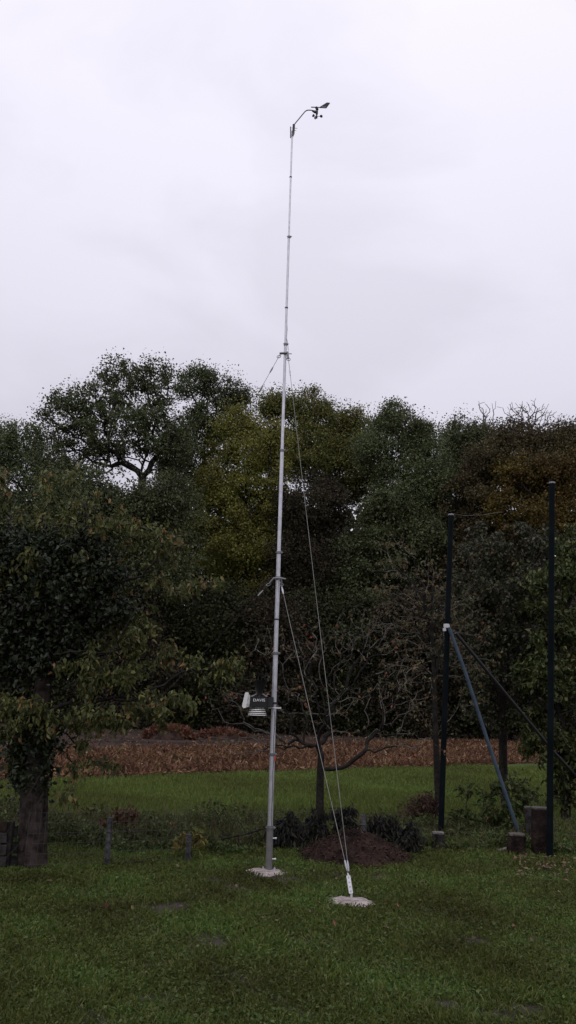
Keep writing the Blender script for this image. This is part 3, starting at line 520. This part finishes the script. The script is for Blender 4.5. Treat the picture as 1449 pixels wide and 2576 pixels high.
P = np.stack([rng.uniform(-4, 4, 260), rng.uniform(6, 9.6, 260), rng.uniform(.02, .035, 260)], -1); P2 = np.array([[*G(rng.uniform(1290, 1460), rng.uniform(2160, 2215)).xy, .05] for _ in range(110)])
tag(leaves('fallen_leaves', np.concatenate([P, P2]), .045, .026, leafmat('fallen_leaf', [(0, (.10, .07, .04)), (.6, (.16, .11, .07)), (.9, (.22, .09, .07)), (1, (.3, .2, .12))], .1), kind='n', flat=.8), 'brown and reddish leaves fallen on the lawn', 'fallen leaves', kind='stuff')
# leaf heaps on the field
HEAP = leafmat('heap_leaf', [(0, (.08, .036, .024)), (.5, (.14, .062, .04)), (1, (.22, .12, .08))], .15, .8, .15)
for x, y, rx, ry_, l in ((425, 1848, 62, 20, 'larger rust-orange heap of dry leaves in front of the wood'), (560, 1852, 62, 12, 'lower flat heap of dry brown leaves, right of the rust-orange heap')):
    g = G(x, y + ry_ * .6); s = pxm(x, y, g.y); q = unit(rng.normal(size=(9000, 3))) * rng.uniform(.3, 1, (9000, 1)) ** .5; q[:, 2] = np.abs(q[:, 2]); P = q * [rx * s, rx * s * .5, ry_ * 1.6 * s]
    hp = thing('leaf_heap', g, l, 'leaf heap'); leaves('leaves', P, .22, .12, HEAP, None, flat=.4, kind='n').parent = hp
    MB().lathe((0, 0, 0), [(rx * s * .9, -.02), (rx * s * .7, ry_ * .7 * s), (rx * s * .3, ry_ * 1.3 * s), (.01, ry_ * 1.4 * s)], k=20).build('core', RED).parent = hp
# ---------------------------------------------------------------- near trees
LT = leafmat('pear_leaf', [(0, (0.050, 0.062, 0.019)), (.3, (0.077, 0.088, 0.026)), (.55, (0.121, 0.127, 0.038)), (.8, (0.187, 0.176, 0.063)), (.96, (0.286, 0.154, 0.068))], .35, .5, .3, 1.5, .4)
YL = G(80, 2180).y; gl = G(80, 2178)
tr = [Vector((gl.x, YL, -.05))] + [at(*p, YL) for p in ((80, 2120), (79, 2050), (80, 1980), (88, 1900), (100, 1800), (110, 1700), (125, 1600), (140, 1500), (150, 1430))]
lt = thing('leafy_tree', gl, 'large near tree with yellowing hanging leaves and a thick reddish trunk at the left edge', 'tree')
blL = [(60, 1300, 120, 80), (190, 1300, 130, 90), (310, 1340, 100, 70), (420, 1360, 60, 50, -.2), (470, 1370, 30, 25), (150, 1450, 140, 130), (310, 1490, 110, 80), (450, 1475, 90, 25), (540, 1465, 35, 10), (260, 1650, 150, 100),
       (380, 1620, 100, 70), (500, 1690, 90, 35, .1), (580, 1680, 45, 25), (110, 1800, 100, 60, -.3), (40, 1790, 90, 60, -.35), (165, 1990, 22, 40), (200, 1900, 30, 50), (285, 1930, 16, 60), (240, 2040, 40, 12), (300, 1780, 140, 55), (420, 1770, 110, 45), (230, 1830, 90, 30), (50, 1850, 70, 70), (150, 1200, 60, 40), (10, 1230, 50, 50), (-60, 1500, 100, 250)]
tg = blobpts(blL, YL + .1, 430, .35, .9); pts, par, r, tp = grow([np.array(p) for p in tr], tg, .13, .3, .07, .003, .055, minh=5)
nt_ = len(tr); r[:nt_] = 0.02; limbs('limbs', sub(pts, gl), par, np.minimum(r, .055), BARKD, None, 6).parent = lt
TR = mat('reddish_trunk_bark', (.014, .010, .009), .95, spec=.1, c2=(.058, .044, .040), scale=9, bump=1, bscale=18)
m = MB().tube([p - gl for p in tr], [.135, .118, .108, .103, .10, .09, .075, .06, .045, .03], 26, wob=.12)
for q in ((-.07, -.06), (.05, -.085), (.085, .0)): m.tube([Vector((q[0] * 1.3, q[1] * 1.3, -.02)), Vector((q[0], q[1], .12)), Vector((q[0] * .8, q[1] * .7, .5)), Vector((q[0] * .6, q[1] * .5, .8))], [.05, .045, .035, .02], 10, wob=.1)
m.tube([tr[1] - gl + Vector((-.05, -.115, -.05)), tr[2] - gl + Vector((.0, -.112, -.1)), tr[2] - gl + Vector((.03, -.108, .05)), tr[3] - gl + Vector((.035, -.10, 0))], [.012, .012, .012, .008], 8)
m.build('trunk', TR).parent = lt
nodes = pts[nt_:][r[nt_:] < .0075]; idx = rng.integers(0, len(nodes), 17000); P = nodes[idx] + rng.normal(size=(17000, 3)) * .045 * rng.uniform(.3, 1.2, (17000, 1))
leaves('crown', sub(P, gl), .058, .029, LT, None, droop=.75, kind='n').parent = lt
# a drooping bare branch each side of the trunk
IVY = leafmat('ivy_leaf', [(0, (.009, .013, .006)), (.5, (.017, .024, .010)), (1, (.034, .044, .018))], .1, .45, .3, 3, .35)
iv = thing('ivy', gl + Vector((0, 0, .9)), 'dense dark ivy wrapped round the trunk and the heart of the near left tree', 'ivy')
tg = blobpts([(90, 1460, 120, 110), (190, 1390, 90, 50), (240, 1450, 70, 50), (40, 1620, 80, 90), (80, 1890, 48, 55), (78, 1960, 40, 45), (95, 1840, 50, 40), (150, 1550, 90, 60), (20, 1380, 80, 60), (270, 1530, 50, 35), (150, 1640, 70, 50)], YL, 380, .5, .8)
pts2, par2, r2, tp2 = grow([np.array(p) for p in tr], tg, .15, .3, .12, .004, .03, minh=3); limbs('stems', sub(pts2, iv.location), par2, np.minimum(r2, .02), BARKD, None, 4).parent = iv
P = around(tg, 70, .075); leaves('foliage', sub(P, iv.location), .048, .036, IVY, None, droop=.3, kind='n').parent = iv
# bare fruit tree
gf = G(804, 2112); YF = gf.y
FL = leafmat('fruit_tree_leaf', [(0, (.10, .10, .04)), (.6, (.14, .12, .05)), (.85, (.3, .10, .05)), (1, (.45, .09, .05))], .3)
tree('fruit_tree', [(960, 1860, 150, 40), (650, 1860, 140, 45), (800, 1760, 220, 70), (1000, 1710, 110, 90), (590, 1750, 80, 50), (770, 1620, 170, 60), (920, 1600, 120, 70)], YF, gf, FL,
     'bare spreading fruit tree with a dark straight trunk, standing behind the earth mound', n=760, per=1, sig=.02, L=.04, W=.025, rb=.055, r0=.0019, seg=.07, bark=BARKD, bark2=TWIG, shell=.2, droop=.5, kind='n', jit=.07,
     mid=[gf, at(804, 2050, YF), at(805, 1990, YF), at(806, 1935, YF), at(808, 1900, YF), at(800, 1875, YF)], alpha=.32, dz=.75)
YR = YP + 1.0; gR = Vector((at(1106, 2060, YR).x, YR, 0))
tree('bare_tree', [(1080, 1560, 80, 150), (1000, 1500, 90, 110), (1180, 1620, 80, 140), (1060, 1420, 60, 60), (980, 1380, 60, 50), (1010, 1680, 60, 80)], YR, gR, leafmat('thin_leaf', [(0, (.07, .07, .03)), (.9, (.13, .10, .05)), (1, (.25, .11, .06))], .3),
     'slim bare-branched tree with a dark trunk directly behind the braced dark post', n=330, per=5, sig=.05, L=.05, W=.028, rb=.06, r0=.0022, seg=.09, bark=BARKD, bark2=TWIG, shell=.2, droop=.5, kind='n', jit=.07,
     mid=[gR, at(1103, 2000, YR), at(1098, 1900, YR), at(1096, 1850, YR), at(1092, 1700, YR), at(1085, 1560, YR), at(1090, 1450, YR)], alpha=.45)
RS = leafmat('hedge_leaf', [(0, (0.028, 0.033, 0.015)), (.35, (0.044, 0.047, 0.025)), (.6, (0.061, 0.055, 0.033)), (.8, (0.088, 0.094, 0.039)), (.93, (0.144, 0.133, 0.077)), (.985, (0.177, 0.077, 0.049))], .25, .5, .3, .9, .45)
RG = leafmat('yellowing_hedge_leaf', [(0, (0.036, 0.048, 0.014)), (.4, (0.060, 0.078, 0.022)), (.75, (0.108, 0.120, 0.034)), (.95, (0.192, 0.168, 0.072))], .3, .5, .3, .9, .4)
tree('hedge_tree', [(1230, 1440, 110, 110), (1210, 1600, 100, 120), (1290, 1560, 110, 130), (1250, 1740, 110, 90), (1340, 1380, 80, 70)], 13.0, Vector((at(1270, 1900, 13).x, 13.0, 0)), RS,
     'dense grey-brown shrubby tree with small dull leaves between the two dark posts', n=330, per=55, sig=.13, L=.06, W=.04, rb=.07, r0=.005, seg=.2, kind='n', droop=.4, shell=.2)
tree('hedge_tree', [(1400, 1500, 80, 130), (1430, 1700, 90, 120), (1370, 1680, 70, 110), (1390, 1850, 90, 90), (1440, 1960, 60, 80), (1470, 1400, 60, 80)], 12.2, Vector((at(1425, 2080, 12.2).x, 12.2, 0)), RG,
     'leafy yellow-green shrubby tree at the right edge behind the taller dark post', n=330, per=50, sig=.12, L=.07, W=.045, rb=.07, r0=.005, seg=.2, kind='n', droop=.5, shell=.2)
bush('low_shrub', [(1200, 2010, 70, 40), (1290, 1990, 60, 60), (1160, 2060, 50, 30), (1250, 2070, 70, 40)], 10.9, Vector((at(1230, 2110, 10.9).x, 10.9, 0)), WEED, 'low nettle-like green shrub between the braced post and the stumps', n=70, per=20, sig=.07)
# ---------------------------------------------------------------- woodland
DG = leafmat('dark_oak_leaf', [(0, (0.055, 0.071, 0.031)), (.5, (0.083, 0.101, 0.043)), (1, (0.129, 0.142, 0.061))], .25, .55, .25, .35, .3)
MGn = leafmat('ash_leaf', [(0, (0.062, 0.083, 0.035)), (.5, (0.094, 0.118, 0.051)), (1, (0.143, 0.161, 0.067))], .25, .55, .25, .35, .3)
OL = leafmat('olive_leaf', [(0, (0.124, 0.132, 0.033)), (.5, (0.181, 0.180, 0.043)), (1, (0.272, 0.250, 0.059))], .3, .55, .25, .35, .3)
OLD = leafmat('autumn_maple_leaf', [(0, (0.085, 0.097, 0.031)), (.5, (0.129, 0.132, 0.038)), (1, (0.206, 0.185, 0.059))], .3, .55, .25, .3, .35)
BR = leafmat('russet_brown_leaf', [(0, (0.051, 0.051, 0.025)), (.5, (0.080, 0.065, 0.034)), (1, (0.123, 0.087, 0.042))], .25, .6, .2, .35, .35)
OR_ = leafmat('orange_leaf', [(0, (0.061, 0.056, 0.020)), (.5, (0.109, 0.083, 0.023)), (1, (0.205, 0.121, 0.032))], .3, .6, .2, .5, .35)
DK = leafmat('understorey_leaf', [(0, (0.022, 0.028, 0.012)), (.5, (0.037, 0.043, 0.017)), (1, (0.061, 0.063, 0.026))], .2, .6, .2, .4, .35)
DKB = leafmat('bramble_brown_leaf', [(0, (0.029, 0.026, 0.017)), (.5, (0.044, 0.037, 0.023)), (1, (0.068, 0.058, 0.034))], .2, .7, .15, .4, .35)
GW = 'broad-leaved trees of the wood behind the field'
def base(x, Y): p = at(x, 1800, Y); return Vector((p.x, Y, 0))
tree('woodland_tree', [(40, 1130, 80, 80), (-40, 1150, 90, 90), (90, 1220, 100, 100), (0, 1330, 110, 110), (110, 1380, 100, 110)], 47, base(30, 47), MGn, 'dark green broad tree at the far left of the wood', n=330, per=75, group=GW)
tree('woodland_tree', [(310, 960, 75, 60), (235, 1020, 75, 60), (395, 970, 50, 60), (165, 1060, 60, 65), (300, 1090, 130, 90), (400, 1080, 70, 80), (130, 1020, 35, 35), (200, 1150, 110, 60), (440, 1130, 60, 60)], 43, base(355, 43), DG,
     'tallest open-crowned tree with black branches showing against the sky', n=420, per=34, sig=.42, L=.15, W=.09, r0=.016, rb=.26, group=GW, top=np.array(at(358, 1200, 43)), shell=.55, jit=.16)
tree('woodland_tree', [(280, 1290, 150, 90), (180, 1250, 90, 70), (330, 1420, 150, 100), (420, 1270, 80, 80)], 41, base(300, 41), DG, 'dark low tree filling the space under the tallest open crown', n=300, per=80, group=GW)
tree('woodland_tree', [(490, 960, 48, 48), (555, 990, 55, 50), (605, 1005, 35, 35), (520, 1080, 70, 70), (470, 1180, 80, 100)], 48, base(500, 48), DG, 'dark rounded tree right of the tallest open crown', n=290, per=60, group=GW)
tree('woodland_tree', [(600, 1085, 60, 55), (640, 1150, 80, 90), (640, 1230, 90, 90), (690, 1300, 60, 70), (545, 1230, 60, 90), (580, 1350, 100, 110), (690, 1120, 45, 60), (650, 1440, 100, 100)], 46, base(610, 46), OL, 'bright olive-yellow tree just left of the mast', n=520, per=75, sig=.55, group=GW)
tree('woodland_tree', [(690, 1025, 50, 42), (770, 1035, 65, 50), (840, 1080, 60, 50), (780, 1140, 100, 80), (890, 1080, 35, 50), (880, 1180, 80, 90)], 50, base(800, 50), OLD, 'olive tree with a yellowing top directly right of the mast', n=450, per=75, group=GW)
tree('woodland_tree', [(1000, 1070, 55, 55), (1055, 1105, 50, 55), (955, 1140, 55, 70), (1030, 1210, 95, 90), (1000, 1330, 100, 90)], 46, base(1020, 46), MGn, 'dark green domed tree midway between the mast and the braced post', n=360, per=75, group=GW)
tree('woodland_tree', [(1150, 1105, 42, 48), (1205, 1110, 55, 45), (1160, 1190, 90, 80), (1120, 1280, 70, 80)], 50, base(1160, 50), DG, 'dark green tree behind the top of the braced post', n=290, per=75, group=GW)
tree('woodland_tree', [(1300, 1105, 60, 48), (1390, 1135, 60, 50), (1330, 1190, 110, 80), (1440, 1110, 50, 50), (1220, 1180, 60, 60)], 45, base(1320, 45), BR, 'brownish tree below the bare twiggy tops on the right', n=340, per=75, group=GW)
tree('woodland_tree', [(1300, 1200, 50, 50), (1370, 1210, 60, 55), (1430, 1190, 50, 60), (1265, 1270, 45, 50), (1350, 1300, 100, 60), (1430, 1300, 60, 60)], 43.5, base(1370, 43.5), OR_, 'orange-yellow autumn tree behind the top of the right-hand post', n=300, per=50, sig=.45, L=.14, W=.09, group=GW)
tree('woodland_tree', [(1180, 1260, 80, 70), (1230, 1380, 100, 100), (1150, 1420, 80, 90)], 45, base(1200, 45), BR, 'brown-green tree between the two dark posts, in front of the wood', n=260, per=75, sig=.35, group=GW)
tree('woodland_tree', [(790, 1270, 85, 85), (800, 1400, 110, 110), (740, 1520, 100, 90)], 44.5, base(790, 44.5), DKB, 'dull brown twiggy tree right behind the mast', n=260, per=65, sig=.55, L=.15, W=.09, group=GW)
tree('woodland_tree', [(980, 1290, 70, 60), (950, 1400, 90, 80), (1060, 1350, 60, 80), (900, 1500, 90, 80)], 44, base(980, 44), DG, 'mid-green lower tree in front of the domed tree', n=280, per=75, sig=.5, L=.16, W=.10, group=GW)
for (x, tw, l) in ((1222, 28, 'bare twiggy treetop, the left one of the leafless pair'), (1330, 75, 'wider bare twiggy treetop, the right one of the leafless pair')):
    tree('leafless_tree', [(x, 1040, tw, 36), (x, 1080, tw * 1.1, 40)], 56, base(x, 56), None, l, n=260 if tw > 50 else 110, per=0, r0=.015, rb=.12, seg=.5, bark=TWIG, alpha=.5, jit=.03)
und = [(60, 1600, 'far left, behind the ivy tree'), (190, 1650, 'behind the near tree, left of the heap'), (320, 1620, 'behind the near tree, above the rust-orange heap'), (440, 1640, 'above the flat leaf heap'), (560, 1610, 'left of the weather station'),
       (680, 1640, 'directly behind the weather station'), (800, 1620, 'directly behind the crown of the bare fruit tree'), (920, 1650, 'right part of the bare fruit tree crown'), (1040, 1620, 'just left of the braced post'),
       (1160, 1650, 'right of the braced post'), (1280, 1620, 'between the two dark posts'), (1400, 1640, 'behind the right-hand post')]
for i, (x, y, l) in enumerate(und):
    Yb = 42.6 - (i % 3) * .9
    tree('woodland_shrub', [(x, y - 60, 90, 80), (x + 30, y + 50, 95, 80), (x - 30, y + 130, 90, 60), (x + 10, y + 175, 90, 35)], Yb, base(x, Yb), DKB if i % 3 == 2 else DK, 'dark understorey shrub at the wood edge, ' + l, 'shrub', n=260, per=62, sig=.6, L=.16, W=.10, rb=.1, group='dark shrubs along the edge of the wood')
# far wood mass
n_ = 120000; x = rng.uniform(-52, 52, n_); y = rng.uniform(57, 68, n_); zt = 16 + 2.2 * nz2(x, y, .35); P = np.stack([x, y, rng.uniform(0, 1, n_) ** .85 * zt], -1)
tag(leaves('far_wood', P, .55, .45, DK, flat=0), 'dark mass of distant wood behind the nearer trees', 'wood', kind='stuff')
